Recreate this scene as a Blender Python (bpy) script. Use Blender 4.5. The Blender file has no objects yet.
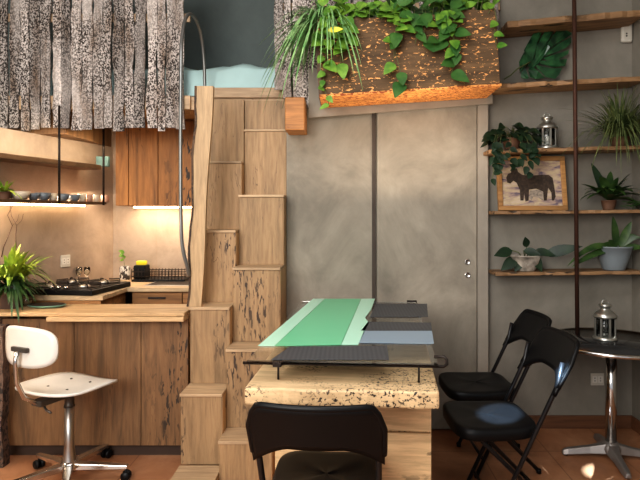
import bpy, bmesh, math, random
from mathutils import Vector, Matrix, Euler
random.seed(7)
R = math.radians
PI = math.pi
col = bpy.context.scene.collection
# ------------------------------------------------------------------ camera model
F, CX, HY, H = 540.0, 345.0, 215.0, 1.40
D = 3.55          # door wall
DK = 4.30         # kitchen wall
def at(px, py, Y): return Vector(((px-CX)*Y/F, Y, H-(py-HY)*Y/F))
def X(px, Y): return (px-CX)*Y/F
def Z(py, Y): return H-(py-HY)*Y/F
def on(px, py, z):
    Y = (H-z)*F/(py-HY); return Vector(((px-CX)*Y/F, Y, z))
cam = bpy.data.cameras.new('camera'); cam.sensor_width = 36; cam.lens = F*36/640
cam.shift_x = (320-CX)/640; cam.shift_y = -(240-HY)/640
cam.clip_start = .05
co = bpy.data.objects.new('camera', cam); col.objects.link(co)
co.location = (0, 0, H); co.rotation_euler = (R(90), 0, 0)
bpy.context.scene.camera = co

# ------------------------------------------------------------------ materials
def mat(name):
    m = bpy.data.materials.new(name); m.use_nodes = True
    nt = m.node_tree; b = nt.nodes['Principled BSDF']
    return m, nt, b
def setup(nt, sx, sy, sz):
    tc = nt.nodes.new('ShaderNodeTexCoord'); mp = nt.nodes.new('ShaderNodeMapping')
    mp.inputs['Scale'].default_value = (sx, sy, sz)
    nt.links.new(tc.outputs['Object'], mp.inputs['Vector'])
    return mp
def noise(nt, vec, scale, detail=4, rough=.55, dist=0):
    n = nt.nodes.new('ShaderNodeTexNoise'); n.inputs['Scale'].default_value = scale
    n.inputs['Detail'].default_value = detail; n.inputs['Roughness'].default_value = rough
    n.inputs['Distortion'].default_value = dist
    nt.links.new(vec.outputs[0], n.inputs['Vector']); return n
def ramp(nt, fac, stops, const=False):
    r = nt.nodes.new('ShaderNodeValToRGB'); e = r.color_ramp.elements
    while len(e) < len(stops): e.new(.5)
    for k, (p, c) in enumerate(stops):
        e[k].position = p; e[k].color = (*c, 1) if len(c) == 3 else c
    if const: r.color_ramp.interpolation = 'CONSTANT'
    nt.links.new(fac, r.inputs['Fac']); return r
def mix(nt, fac, a, b, mode='MIX'):
    m = nt.nodes.new('ShaderNodeMix'); m.data_type = 'RGBA'; m.blend_type = mode
    for sock, v in ((m.inputs[0], fac), (m.inputs[6], a), (m.inputs[7], b)):
        if isinstance(v, (int, float)): sock.default_value = v
        elif isinstance(v, tuple): sock.default_value = (*v, 1)
        else: nt.links.new(v, sock)
    return m.outputs[2]
def bump(nt, b, h, s=.3, d=.01):
    n = nt.nodes.new('ShaderNodeBump'); n.inputs['Strength'].default_value = s; n.inputs['Distance'].default_value = d
    nt.links.new(h, n.inputs['Height']); nt.links.new(n.outputs[0], b.inputs['Normal'])
G0, G1 = (0, 0, 0), (1, 1, 1)
def plain(name, c, rough=.5, metal=0, var=.12, sc=8, **kw):
    m, nt, b = mat(name); mp = setup(nt, 1, 1, 1); n = noise(nt, mp, sc)
    r = ramp(nt, n.outputs[0], [(.3, tuple(x*(1-var) for x in c)), (.7, tuple(min(1, x*(1+var)) for x in c))])
    nt.links.new(r.outputs[0], b.inputs['Base Color'])
    b.inputs['Roughness'].default_value = rough; b.inputs['Metallic'].default_value = metal
    for k, v in kw.items(): b.inputs[k.replace('_', ' ')].default_value = v
    return m
def wood(name, c, grain='Z', dark=.6, knots=0, kcol=(.03, .018, .01), kscale=30, kstretch=2.5, rough=.6, light=1.25, cracks=.0):
    """grain axis; knots = share of dark spalting specks that cluster"""
    m, nt, b = mat(name)
    s = {'X': (.9, 9, 9), 'Y': (9, .9, 9), 'Z': (9, 9, .9)}[grain]
    oi = nt.nodes.new('ShaderNodeObjectInfo')
    mp = setup(nt, *s)
    va = nt.nodes.new('ShaderNodeVectorMath'); va.operation = 'ADD'
    cm = nt.nodes.new('ShaderNodeCombineXYZ'); mu = nt.nodes.new('ShaderNodeMath'); mu.operation = 'MULTIPLY'; mu.inputs[1].default_value = 40
    nt.links.new(oi.outputs['Random'], mu.inputs[0])
    for k in range(3): nt.links.new(mu.outputs[0], cm.inputs[k])
    nt.links.new(mp.outputs[0], va.inputs[0]); nt.links.new(cm.outputs[0], va.inputs[1])
    n1 = noise(nt, va, 1.3, 5, .6, 1.2)
    n2 = noise(nt, va, 5, 6, .65, .4)
    base = ramp(nt, n1.outputs[0], [(.3, tuple(x*dark for x in c)), (.5, c), (.72, tuple(min(1, x*light) for x in c))])
    fine = ramp(nt, n2.outputs[0], [(.35, (.72, .7, .68)), (.6, (1, 1, 1))])
    cl = mix(nt, 1.0, base.outputs[0], fine.outputs[0], 'MULTIPLY')
    vr = nt.nodes.new('ShaderNodeHueSaturation'); mr = nt.nodes.new('ShaderNodeMapRange')
    mr.inputs['To Min'].default_value = .86; mr.inputs['To Max'].default_value = 1.12
    nt.links.new(oi.outputs['Random'], mr.inputs['Value']); nt.links.new(mr.outputs[0], vr.inputs['Value'])
    nt.links.new(cl, vr.inputs['Color']); cl = vr.outputs[0]
    if cracks:
        nc = noise(nt, va, .9, 3, .5, 2.0)
        cr = ramp(nt, nc.outputs[0], [(.5-cracks, G0), (.5, G1), (.5+cracks, G0)])
        nm = noise(nt, setup(nt, 1.7, 1.7, 1.7), 1.5, 2)
        mm = ramp(nt, nm.outputs[0], [(.5, G0), (.62, G1)])
        f = mix(nt, 1.0, cr.outputs[0], mm.outputs[0], 'MULTIPLY')
        cl = mix(nt, f, cl, kcol)
    if knots:
        ks = {'X': (1/kstretch, 1, 1), 'Y': (1, 1/kstretch, 1), 'Z': (1, 1, 1/kstretch)}[grain]
        kp = setup(nt, *ks)
        k1 = noise(nt, kp, kscale, 3, .6, .5)
        k2 = noise(nt, kp, 3.2, 2, .5)
        sp = ramp(nt, k1.outputs[0], [(.55, G0), (.6, G1)])
        cu = ramp(nt, k2.outputs[0], [(.62-.25*knots, G0), (.72-.25*knots, G1)])
        f = mix(nt, 1.0, sp.outputs[0], cu.outputs[0], 'MULTIPLY')
        cl = mix(nt, f, cl, kcol)
    nt.links.new(cl, b.inputs['Base Color'])
    b.inputs['Roughness'].default_value = rough
    bump(nt, b, n2.outputs[0], .25, .004)
    return m
def bark(name, c, dk=(.035, .025, .02), scale=95, t=.5):
    m, nt, b = mat(name); mp = setup(nt, 1, 1, .75)
    oi = nt.nodes.new('ShaderNodeObjectInfo')
    n = noise(nt, mp, scale, 3, .6, .4); n2 = noise(nt, setup(nt, 6, 6, 1.2), 2, 3)
    sp = ramp(nt, n.outputs[0], [(t-.03, G0), (t+.04, G1)])
    cc = ramp(nt, n2.outputs[0], [(.3, (c[0]*.5, c[1]*.40, c[2]*.32)), (.5, c), (.7, tuple(min(1, x*1.4) for x in c))])
    big = ramp(nt, noise(nt, setup(nt, 2.5, 2.5, 1), 1.7, 2).outputs[0], [(.36, (.35, .35, .35)), (.52, G1)])
    f = mix(nt, 1.0, sp.outputs[0], big.outputs[0], 'MULTIPLY')
    o = mix(nt, f, cc.outputs[0], dk)
    hs = nt.nodes.new('ShaderNodeHueSaturation'); mr = nt.nodes.new('ShaderNodeMapRange')
    mr.inputs['To Min'].default_value = .55; mr.inputs['To Max'].default_value = 1.2
    nt.links.new(oi.outputs['Random'], mr.inputs['Value']); nt.links.new(mr.outputs[0], hs.inputs['Value']); nt.links.new(o, hs.inputs['Color'])
    nt.links.new(hs.outputs[0], b.inputs['Base Color']); b.inputs['Roughness'].default_value = .85
    bump(nt, b, n.outputs[0], .4, .006); return m
def plaster(name, c, sc=1.6, var=.16, rough=.8):
    m, nt, b = mat(name); mp = setup(nt, 1, 1, .8)
    n = noise(nt, mp, sc, 8, .65, .8); n2 = noise(nt, mp, 9, 5, .6)
    r = ramp(nt, n.outputs[0], [(.3, tuple(x*(1-var) for x in c)), (.7, tuple(x*(1+var) for x in c))])
    r2 = ramp(nt, n2.outputs[0], [(.3, (.88, .88, .88)), (.65, G1)])
    nt.links.new(mix(nt, 1.0, r.outputs[0], r2.outputs[0], 'MULTIPLY'), b.inputs['Base Color'])
    b.inputs['Roughness'].default_value = rough; bump(nt, b, n2.outputs[0], .08, .004); return m
def leafmat(name, c, c2, sc=14, rough=.45):
    m, nt, b = mat(name); n = noise(nt, setup(nt, 1, 1, 1), sc, 3)
    r = ramp(nt, n.outputs[0], [(.35, c), (.65, c2)])
    nt.links.new(r.outputs[0], b.inputs['Base Color']); b.inputs['Roughness'].default_value = rough
    return m
def glass(name, c=(1, 1, 1), rough=.02, ior=1.45):
    m, nt, b = mat(name); b.inputs['Base Color'].default_value = (*c, 1)
    b.inputs['Transmission Weight'].default_value = 1; b.inputs['Roughness'].default_value = rough; b.inputs['IOR'].default_value = ior
    return m
def emit(name, c, s):
    m, nt, b = mat(name); b.inputs['Emission Color'].default_value = (*c, 1); b.inputs['Emission Strength'].default_value = s
    b.inputs['Base Color'].default_value = (*c, 1); return m

M = {}
M['stair'] = wood('stair_oak', (.37, .235, .12), 'Z', .68, .18, kscale=60, kstretch=5, kcol=(.05, .03, .02), cracks=.005, light=1.15)
M['tread'] = wood('tread_oak', (.50, .35, .21), 'X', .8, .2, kscale=40)
M['stair_side'] = wood('side_oak', (.52, .33, .17), 'Z', .85, .1)
M['string'] = wood('stringer_oak', (.46, .31, .17), 'Z', .75, .25, kscale=30, kstretch=4, light=1.15)
M['string_edge'] = bark('stringer_bark', (.10, .06, .035), scale=60)
M['panel'] = wood('bar_panel_walnut', (.215, .113, .048), 'Z', .55, .16, kscale=50, kstretch=4, cracks=.012)
M['bar'] = wood('bar_slab', (.52, .34, .175), 'X', .82, .12)
M['bar_under'] = wood('bar_strip', (.60, .40, .21), 'X', .85)
M['kick'] = plain('toe_kick', (.045, .025, .016), .6)
M['cab'] = wood('cabinet_orange', (.42, .175, .045), 'Z', .6, .4, kscale=34, kstretch=4, cracks=.012)
M['cab_low'] = wood('cabinet_low', (.32, .15, .05), 'X', .6, .5, kscale=22, kstretch=2)
M['counter'] = wood('counter', (.58, .42, .25), 'X', .85)
M['slab'] = wood('spalted_slab', (.72, .51, .29), 'X', .85, .80, kscale=95, kstretch=1.0, kcol=(.02, .013, .01), light=1.15)
M['box'] = wood('table_body', (.80, .56, .31), 'X', .72, .3, kscale=36, kstretch=2, cracks=.01, light=1.2)
M['boxv'] = wood('table_body_v', (.76, .54, .3), 'Z', .72, .8, kscale=90, kstretch=2, light=1.2)
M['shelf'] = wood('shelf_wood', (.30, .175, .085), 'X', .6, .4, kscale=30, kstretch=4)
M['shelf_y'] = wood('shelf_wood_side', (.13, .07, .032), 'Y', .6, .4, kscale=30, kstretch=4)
M['beam'] = wood('loft_beam', (.48, .33, .2), 'X', .8, .2)
M['orange'] = wood('orange_block', (.50, .22, .07), 'X', .7, .3)
M['planter'] = wood('planter_bark', (.135, .075, .036), 'X', .5, 0, cracks=.03, light=1.5)
M['base_b'] = wood('baseboard', (.17, .075, .035), 'X', .8)
M['pic_frame'] = wood('pine_frame', (.44, .23, .08), 'X', .75)
M['bark'] = bark('slat_bark', (.52, .46, .42), scale=120, t=.49)
M['bark_post'] = bark('post_bark', (.16, .10, .07), scale=50)
M['door'] = plaster('door_plaster', (.285, .252, .202), 2.4, .30)
M['wall_r'] = plaster('wall_plaster', (.235, .215, .18), 1.6, .2)
M['wall_up'] = plaster('loft_wall', (.12, .145, .140), 1.2, .12)
M['frame_g'] = plaster('jamb', (.30, .265, .22), 2, .12)
M['seam'] = plain('dark_seam', (.06, .045, .035), .8)
M['ceil'] = plaster('ceiling_paint', (.6, .57, .52))
M['iron'] = plain('rusty_iron', (.075, .034, .022), .65, .5)
M['iron_k'] = plain('dark_iron', (.03, .022, .018), .5, .6)
M['black'] = plain('black_plastic', (.0055, .0055, .006), .42, var=.1, Specular_IOR_Level=.22)
M['blackt'] = plain('black_tube', (.010, .010, .011), .3, 0, var=.1, Specular_IOR_Level=.4)
M['chrome'] = plain('chrome', (.62, .60, .57), .16, 1, var=.06)
M['steel'] = plain('brushed_steel', (.45, .43, .40), .32, 1)
M['pipe'] = plain('grey_pipe', (.20, .20, .19), .35, .7)
M['alu'] = plain('cast_aluminium', (.33, .30, .28), .42, .8)
M['white'] = plain('white_shell', (.70, .67, .61), .35, var=.05)
M['bolt'] = plain('bolt', (.08, .07, .06), .4, .5)
M['gpot'] = plain('grey_pot', (.20, .23, .25), .5, var=.07)
M['dpot'] = plain('dark_pot', (.085, .055, .045), .55)
M['tpot'] = plain('terracotta_pot', (.14, .07, .04), .7)
M['wpot'] = plain('crumpled_white', (.36, .32, .27), .7, var=.5, sc=26)
M['soil'] = plain('soil', (.03, .02, .014), .95, var=.4, sc=60)
M['mesh'] = plain('lantern_metal', (.50, .50, .46), .3, .9, var=.2)
M['plate_w'] = plain('wall_plate', (.55, .52, .45), .4, var=.04)
M['led'] = emit('led', (1, .72, .42), 14)
M['mattress'] = plain('sheet_teal', (.42, .58, .57), .85, var=.1, sc=4)
M['glass'] = glass('clear_glass', (.93, .96, .95))
M['dglass'] = plain('smoked_glass', (.03, .03, .03), .07, var=.05)
M['bowl_w'] = plain('bowl_cream', (.50, .42, .32), .4)
M['bowl_b'] = plain('bowl_blue', (.12, .14, .16), .4)
M['bowl_r'] = plain('bowl_pink', (.34, .20, .14), .5)
M['teal'] = plain('teal_box', (.12, .21, .2), .6)
M['yellow'] = plain('yellow_sponge', (.75, .62, .03), .8)
M['plate_g'] = plain('green_board', (.16, .30, .22), .35)
M['lf_pothos'] = leafmat('pothos', (.06, .17, .02), (.20, .36, .045))
M['lf_pothos_d'] = leafmat('pothos_dark', (.03, .10, .02), (.06, .15, .03))
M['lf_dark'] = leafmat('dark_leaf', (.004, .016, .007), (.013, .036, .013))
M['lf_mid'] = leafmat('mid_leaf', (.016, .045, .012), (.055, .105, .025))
M['lf_lime'] = leafmat('lime_leaf', (.10, .22, .02), (.42, .50, .06), 10)
M['lf_spider'] = leafmat('spider_leaf', (.10, .26, .08), (.34, .52, .22), 18)
M['lf_grass'] = leafmat('grass_leaf', (.04, .065, .02), (.15, .18, .065), 18)
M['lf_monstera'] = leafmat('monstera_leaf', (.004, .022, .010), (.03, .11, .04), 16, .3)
M['lf_yellow'] = leafmat('yellow_leaf', (.70, .55, .02), (.85, .75, .05))
M['stem'] = plain('stem', (.10, .12, .04), .6)

# planter front: brown bark, light on knots and holes painted as orange flecks
def fleck(name, basec, fc, sc, stretch, t):
    m, nt, b = mat(name); mp = setup(nt, 1/stretch, 1, 1)
    n = noise(nt, mp, sc, 4, .65, .6); n2 = noise(nt, setup(nt, .8, 1, 8), 3, 6, .6, .5)
    bc = ramp(nt, n2.outputs[0], [(.3, tuple(x*.45 for x in basec)), (.55, basec), (.72, tuple(x*1.5 for x in basec))])
    sp = ramp(nt, n.outputs[0], [(t, G0), (t+.03, G1)])
    nt.links.new(mix(nt, sp.outputs[0], bc.outputs[0], fc), b.inputs['Base Color'])
    b.inputs['Roughness'].default_value = .8; bump(nt, b, n2.outputs[0], .5, .01); return m
M['planter_f'] = fleck('planter_front', (.13, .075, .034), (.95, .45, .15), 70, 2.4, .59)
M['planter_u'] = fleck('planter_under_lit', (.95, .42, .12), (.30, .07, .02), 75, 1.6, .52)  # light on the underside is painted into this bright orange base

# floor: worn terracotta red-brown tiles
m, nt, b = mat('terracotta_floor'); mp = setup(nt, 1, 1, 1)
n = noise(nt, mp, 2.2, 8, .7, .6); r = ramp(nt, n.outputs[0], [(.3, (.20, .085, .038)), (.5, (.36, .165, .08)), (.72, (.52, .29, .165))])
br = nt.nodes.new('ShaderNodeTexBrick'); br.offset = 0; br.inputs['Scale'].default_value = 1; br.inputs['Brick Width'].default_value = .4; br.inputs['Row Height'].default_value = .4
br.inputs['Mortar Size'].default_value = .004; br.inputs['Color1'].default_value = (1, 1, 1, 1); br.inputs['Color2'].default_value = (.9, .88, .86, 1); br.inputs['Mortar'].default_value = (.6, .55, .5, 1)
nt.links.new(mp.outputs[0], br.inputs['Vector'])
nt.links.new(mix(nt, 1.0, r.outputs[0], br.outputs[0], 'MULTIPLY'), b.inputs['Base Color'])
rr = nt.nodes.new('ShaderNodeMapRange'); rr.inputs['To Min'].default_value = .25; rr.inputs['To Max'].default_value = .55
nt.links.new(n.outputs[0], rr.inputs['Value']); nt.links.new(rr.outputs[0], b.inputs['Roughness']); M['floor'] = m
# kitchen tile wall
def tile(name, ang):
    m, nt, b = mat(name)
    tc = nt.nodes.new('ShaderNodeTexCoord'); mp = nt.nodes.new('ShaderNodeMapping'); mp.inputs['Rotation'].default_value = (0, 0, ang)
    nt.links.new(tc.outputs['Object'], mp.inputs['Vector'])
    se = nt.nodes.new('ShaderNodeSeparateXYZ'); cb = nt.nodes.new('ShaderNodeCombineXYZ')
    nt.links.new(mp.outputs[0], se.inputs[0]); nt.links.new(se.outputs[0], cb.inputs[0]); nt.links.new(se.outputs[2], cb.inputs[1])
    br = nt.nodes.new('ShaderNodeTexBrick'); br.offset = 0; br.inputs['Scale'].default_value = 1; br.inputs['Brick Width'].default_value = .3; br.inputs['Row Height'].default_value = .9
    br.inputs['Mortar Size'].default_value = .003; br.inputs['Color1'].default_value = (1, 1, 1, 1); br.inputs['Color2'].default_value = (.93, .91, .89, 1); br.inputs['Mortar'].default_value = (1.0, .95, .9, 1)
    nt.links.new(cb.outputs[0], br.inputs['Vector'])
    n = noise(nt, setup(nt, 1, 1, 1), 3.5, 8, .7, .4); r = ramp(nt, n.outputs[0], [(.3, (.24, .18, .135)), (.7, (.40, .31, .235))])
    nt.links.new(mix(nt, 1.0, r.outputs[0], br.outputs[0], 'MULTIPLY'), b.inputs['Base Color']); b.inputs['Roughness'].default_value = .6
    return m
M['tile'] = tile('kitchen_tile', 0)
M['tile_l'] = tile('kitchen_tile_left', -R(73.7))
# translucent coloured sheets
def sheet(name, c1, c2, scale, axis, rough=.3):
    m, nt, b = mat(name); tc = nt.nodes.new('ShaderNodeTexCoord')
    w = nt.nodes.new('ShaderNodeTexWave'); w.bands_direction = axis; w.inputs['Scale'].default_value = scale; w.inputs['Distortion'].default_value = .15
    nt.links.new(tc.outputs['Object'], w.inputs['Vector']); r = ramp(nt, w.outputs['Fac'], [(.2, c1), (.8, c2)])
    nt.links.new(r.outputs[0], b.inputs['Base Color']); b.inputs['Roughness'].default_value = rough; return m
M['green'] = sheet('green_cloth', (.13, .50, .27), (.17, .58, .33), 14, 'Y')
M['green_l'] = sheet('pale_green_cloth', (.42, .74, .56), (.50, .82, .66), 22, 'Y')
M['slate'] = sheet('slate_sheet', (.040, .045, .052), (.060, .066, .076), 18, 'X', .45)  # ribbed dark grey of the flat sheets on the glass
M['sheet_reflect'] = sheet('painted_reflection', (.20, .27, .34), (.27, .35, .42), 24, 'Y', .35)  # reflected light painted as pale blue bands

# ------------------------------------------------------------------ mesh builder
class MB:
    def __init__(s): s.v = []; s.f = []; s.sm = []
    def add(s, vs, fs, smooth=False, mtx=None):
        o = len(s.v)
        s.v += [(mtx @ Vector(v)) if mtx else Vector(v) for v in vs]
        for f in fs: s.f.append([o+i for i in f]); s.sm.append(smooth)
        return s
    def box(s, x0, x1, y0, y1, z0, z1, mtx=None):
        return s.add([(x0, y0, z0), (x1, y0, z0), (x1, y1, z0), (x0, y1, z0), (x0, y0, z1), (x1, y0, z1), (x1, y1, z1), (x0, y1, z1)],
                     [(0, 3, 2, 1), (4, 5, 6, 7), (0, 1, 5, 4), (1, 2, 6, 5), (2, 3, 7, 6), (3, 0, 4, 7)], False, mtx)
    def prism(s, pts, a, b_, plane='XY', mtx=None, smooth=False):
        """polygon extruded along the third axis from a to b"""
        def mk(p, t): return {'XY': (p[0], p[1], t), 'XZ': (p[0], t, p[1]), 'YZ': (t, p[0], p[1])}[plane]
        n = len(pts)
        vs = [mk(p, a) for p in pts]+[mk(p, b_) for p in pts]
        s.add(vs, [list(range(n))[::-1], list(range(n, 2*n))]+[(i, (i+1) % n, n+(i+1) % n, n+i) for i in range(n)], smooth, mtx)
        return s
    def tube(s, pts, r, n=8, closed=False, mtx=None, cap=True):
        pts = [Vector(p) for p in pts]; k = len(pts)
        rr = r if isinstance(r, (list, tuple)) else [r]*k
        vs = []; fs = []; prev = None
        for i, p in enumerate(pts):
            if closed: t = pts[(i+1) % k]-pts[i-1]
            else: t = pts[min(i+1, k-1)]-pts[max(i-1, 0)]
            t.normalize()
            if prev is None:
                a = Vector((0, 0, 1)) if abs(t.z) < .9 else Vector((1, 0, 0))
                u = t.cross(a).normalized()
            else:
                u = (prev-t*prev.dot(t)).normalized()
            prev = u; w = t.cross(u)
            for j in range(n):
                q = 2*PI*j/n; vs.append(p+(u*math.cos(q)+w*math.sin(q))*rr[i])
        for i in range(k if closed else k-1):
            for j in range(n):
                a = i*n+j; b_ = i*n+(j+1) % n; c = ((i+1) % k)*n
                fs.append((a, b_, c+(j+1) % n, c+j))
        if cap and not closed: fs += [list(range(n))[::-1], list(range((k-1)*n, k*n))]
        return s.add(vs, fs, True, mtx)
    def lathe(s, prof, n=24, c=(0, 0, 0), mtx=None, wob=0):
        vs = []; fs = []
        for (r, z) in prof:
            for j in range(n):
                q = 2*PI*j/n; r_ = max(r, 1e-4)*(1+wob*random.uniform(-1, 1)); vs.append((c[0]+r_*math.cos(q), c[1]+r_*math.sin(q), c[2]+z))
        for i in range(len(prof)-1):
            for j in range(n): fs.append((i*n+j, i*n+(j+1) % n, (i+1)*n+(j+1) % n, (i+1)*n+j))
        fs += [list(range(n))[::-1], list(range((len(prof)-1)*n, len(prof)*n))]
        return s.add(vs, fs, True, mtx)
    def leaf(s, base, d, up, L, W, droop=.3, fold=.15, prof='heart', n=7):
        base = Vector(base); d = Vector(d).normalized(); up = Vector(up).normalized()
        side = d.cross(up)
        if side.length < .05: side = d.cross(Vector((1, .3, 0)))
        side.normalize(); up = side.cross(d)
        vs = []; fs = []
        for i in range(n+1):
            t = i/n
            if prof == 'heart': w = math.sin(PI*min(1, t**.62))**.8 if t > 0 else .25
            elif prof == 'blade': w = (1-t)**.5*min(1, .55+t*2)
            elif prof == 'lance': w = math.sin(PI*(t**.8))**.7
            else: w = math.sin(PI*t**.75)
            w = max(w, .03)*W*.5
            p = base+d*L*t-Vector((0, 0, 1))*droop*L*t*t
            vs += [p+side*w+up*fold*w, p, p-side*w+up*fold*w]
        for i in range(n):
            a = 3*i; fs += [(a, a+1, a+4, a+3), (a+1, a+2, a+5, a+4)]
        return s.add(vs, fs, True)
    def build(s, name, m, parent=None, world=False, bevel=0, solid=0, sub=0, loc=None):
        me = bpy.data.meshes.new(name)
        vs = s.v
        if loc is not None: vs = [v-Vector(loc) for v in vs]
        if parent is not None and world:
            mw = wm(parent).inverted(); vs = [mw @ v for v in vs]
        if name == 'foliage' and parent is not None and parent.location.x > -.4:
            px_, py_ = parent.location.x, parent.location.y
            vs = [Vector((min(v.x, WR-.01-px_-.02*random.random()), min(v.y, D-.012-py_-.02*random.random()), v.z)) for v in vs]
        me.from_pydata([tuple(v) for v in vs], [], s.f); me.polygons.foreach_set('use_smooth', s.sm)
        bm = bmesh.new(); bm.from_mesh(me); bmesh.ops.recalc_face_normals(bm, faces=bm.faces[:]); bm.to_mesh(me); bm.free()
        me.materials.append(M[m] if isinstance(m, str) else m); me.update()
        o = bpy.data.objects.new(name, me); col.objects.link(o)
        if loc is not None: o.location = loc
        if parent is not None: o.parent = parent
        if sub:
            q = o.modifiers.new('s', 'SUBSURF'); q.levels = sub; q.render_levels = sub
        if solid:
            q = o.modifiers.new('t', 'SOLIDIFY'); q.thickness = solid; q.offset = 0
        if bevel:
            q = o.modifiers.new('b', 'BEVEL'); q.width = bevel; q.segments = 2; q.limit_method = 'ANGLE'; q.angle_limit = R(40)
        return o
def wm(o):
    m_ = Matrix.LocRotScale(o.location, o.rotation_euler, o.scale)
    return wm(o.parent) @ m_ if o.parent else m_
def tag(o, label, cat, group=None, kind=None):
    if label: o['label'] = label
    if cat: o['category'] = cat
    if group: o['group'] = group
    if kind: o['kind'] = kind
    return o
def thing(name, label, cat, loc=(0, 0, 0), rz=0, group=None):
    o = bpy.data.objects.new(name, None); col.objects.link(o); o.location = loc; o.rotation_euler = (0, 0, rz)
    o.empty_display_size = .05
    return tag(o, label, cat, group)
def struct(mb, name, m, label, cat, **k):
    return tag(mb.build(name, m, **k), label, cat, None, 'structure')
def copy_tree(o, parent=None):
    c = o.copy(); col.objects.link(c)
    if parent: c.parent = parent
    for ch in list(o.children): copy_tree(ch, c)
    return c
def wob(x0, x1, n, amp, seed):
    rd = random.Random(seed); out = []; v = 0
    for i in range(n+1):
        v = v*.6+rd.uniform(-amp, amp)*.7; out.append((x0+(x1-x0)*i/n, v))
    return out

# ================================================================== ROOM
WR = X(632, D)                     # right wall
LC = Vector((-1.847, DK, 0)); LU = Vector((-.281, -.960, 0)); LN = Vector((.960, -.281, 0))   # left wall line
def lw(s, off=0, z=0): return LC+LU*s+LN*off+Vector((0, 0, z))
ZT = 3.35
struct(MB().box(-3.6, WR+.1, -1.8, DK+.1, -.06, 0), 'floor', 'floor', 'worn reddish terracotta floor of the room', 'floor')
struct(MB().box(-3.6, WR+.1, -1.8, DK+.1, ZT, ZT+.06), 'ceiling', 'ceil', 'pale plain ceiling above the loft', 'ceiling')
struct(MB().box(-.383, WR, D, D+.08, 0, ZT), 'wall_back', 'wall_r', 'grey brown plaster wall behind the doors and the plant shelves', 'wall')
struct(MB().box(-.383, -.32, D+.08, DK, 0, ZT), 'wall_side', 'wall_r', 'short plaster wall beside the top of the stairs', 'wall')
struct(MB().box(-1.87, -.32, DK, DK+.08, 0, 2.1), 'wall_kitchen', 'tile', 'beige tiled wall behind the kitchen sink', 'wall')
struct(MB().box(-3.2, -.32, DK, DK+.08, 2.1, ZT), 'wall_loft', 'wall_up', 'dark grey green wall behind the loft bed', 'wall')
struct(MB().box(WR, WR+.08, -1.8, D+.08, 0, ZT), 'wall_right', 'wall_r', 'grey brown plaster wall on the right', 'wall')
a, b_ = lw(0), lw(4.2)
a2, b2 = lw(0, -.08), lw(4.2, -.08)
struct(MB().prism([(a.x, a.y), (b_.x, b_.y), (b2.x, b2.y), (a2.x, a2.y)], 0, 1.94), 'wall_left', 'tile_l', 'beige tiled wall on the left behind the hob', 'wall')
struct(MB().box(X(485, D), WR, D-.012, D, 0, .085), 'baseboard_back', 'base_b', 'reddish brown baseboard under the plant shelves', 'baseboard', bevel=.003)
struct(MB().box(WR-.012, WR, -.5, D-.012, 0, .085), 'baseboard_right', 'base_b', 'reddish brown baseboard on the right wall', 'baseboard', bevel=.003)

struct(MB().box(-3.28, -3.2, -1.8, DK+.1, 0, ZT), 'wall_left', 'wall_up', 'dark wall at the left end of the loft', 'wall')
struct(MB().box(-2.9, -1.86, 3.60, DK, 1.9405, 2.10), 'trim_6', 'panel', 'wooden ledge closing the loft deck above the left wall', 'trim')
# sliding doors
xa, xb, xc, xd, xe = X(286, D), X(374, D), X(377, D-.03), X(476, D-.03), X(486, D)
dt = 2.16
struct(MB().box(-.383, xb+.03, D-.015, D, .01, dt), 'door_1', 'door', 'grey plaster finished door panel beside the stairs', 'door')
d2 = struct(MB().box(xc, xd, D-.05, D-.018, .012, dt), 'door_2', 'door', 'grey plaster finished sliding door with two round pulls', 'door', bevel=.003)
for k, py in enumerate((262, 275)):
    p = at(467.5, py, D-.05)
    q = MB(); mt = Matrix.Translation(p) @ Matrix.Rotation(R(90), 4, 'X')
    q.lathe([(.019, 0), (.019, .004), (.014, .006), (.012, .002), (0, .002)], 20, mtx=mt)
    q.build('door_pull', 'steel' if k == 0 else 'chrome', d2)
struct(MB().box(X(372, D-.02), X(376, D-.02)-.002, D-.03, D-.0155, 0, dt), 'trim_1', 'seam', 'dark vertical seam strip between the two doors', 'trim')
struct(MB().box(xd+.004, xe, D-.06, D, 0, dt), 'trim_2', 'frame_g', 'grey vertical door jamb left of the plant shelves', 'trim', bevel=.003)
zl, zr = Z(118, D-.07), Z(104, D-.07)
struct(MB().prism([(-.235, zl), (xe+.02, zr), (xe+.02, 2.34), (-.235, 2.34)], D-.085, D-.062, 'XZ'), 'trim_3', 'frame_g', 'grey header board above the doors', 'trim')

# ================================================================== LOFT
ZD = 2.187
struct(MB().box(-2.9, -.33, 3.60, DK, ZD-.085, ZD), 'trim_4', 'beam', 'wooden deck of the sleeping loft', 'loft deck')
struct(MB().box(X(213, 3.59), X(288, 3.59), 3.575, 3.599, ZD-.01, Z(88, 3.59)), 'trim_5', 'beam', 'pale wooden edge beam at the top of the stairs', 'beam', bevel=.004)
o = tag(MB().box(X(287, 3.44), X(306, 3.44), 3.32, D-.016, Z(133, 3.44), Z(101, 3.44)).build('wood_block', 'orange', bevel=.006), 'orange brown beam end sticking out beside the top of the stairs', 'beam end')
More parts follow.
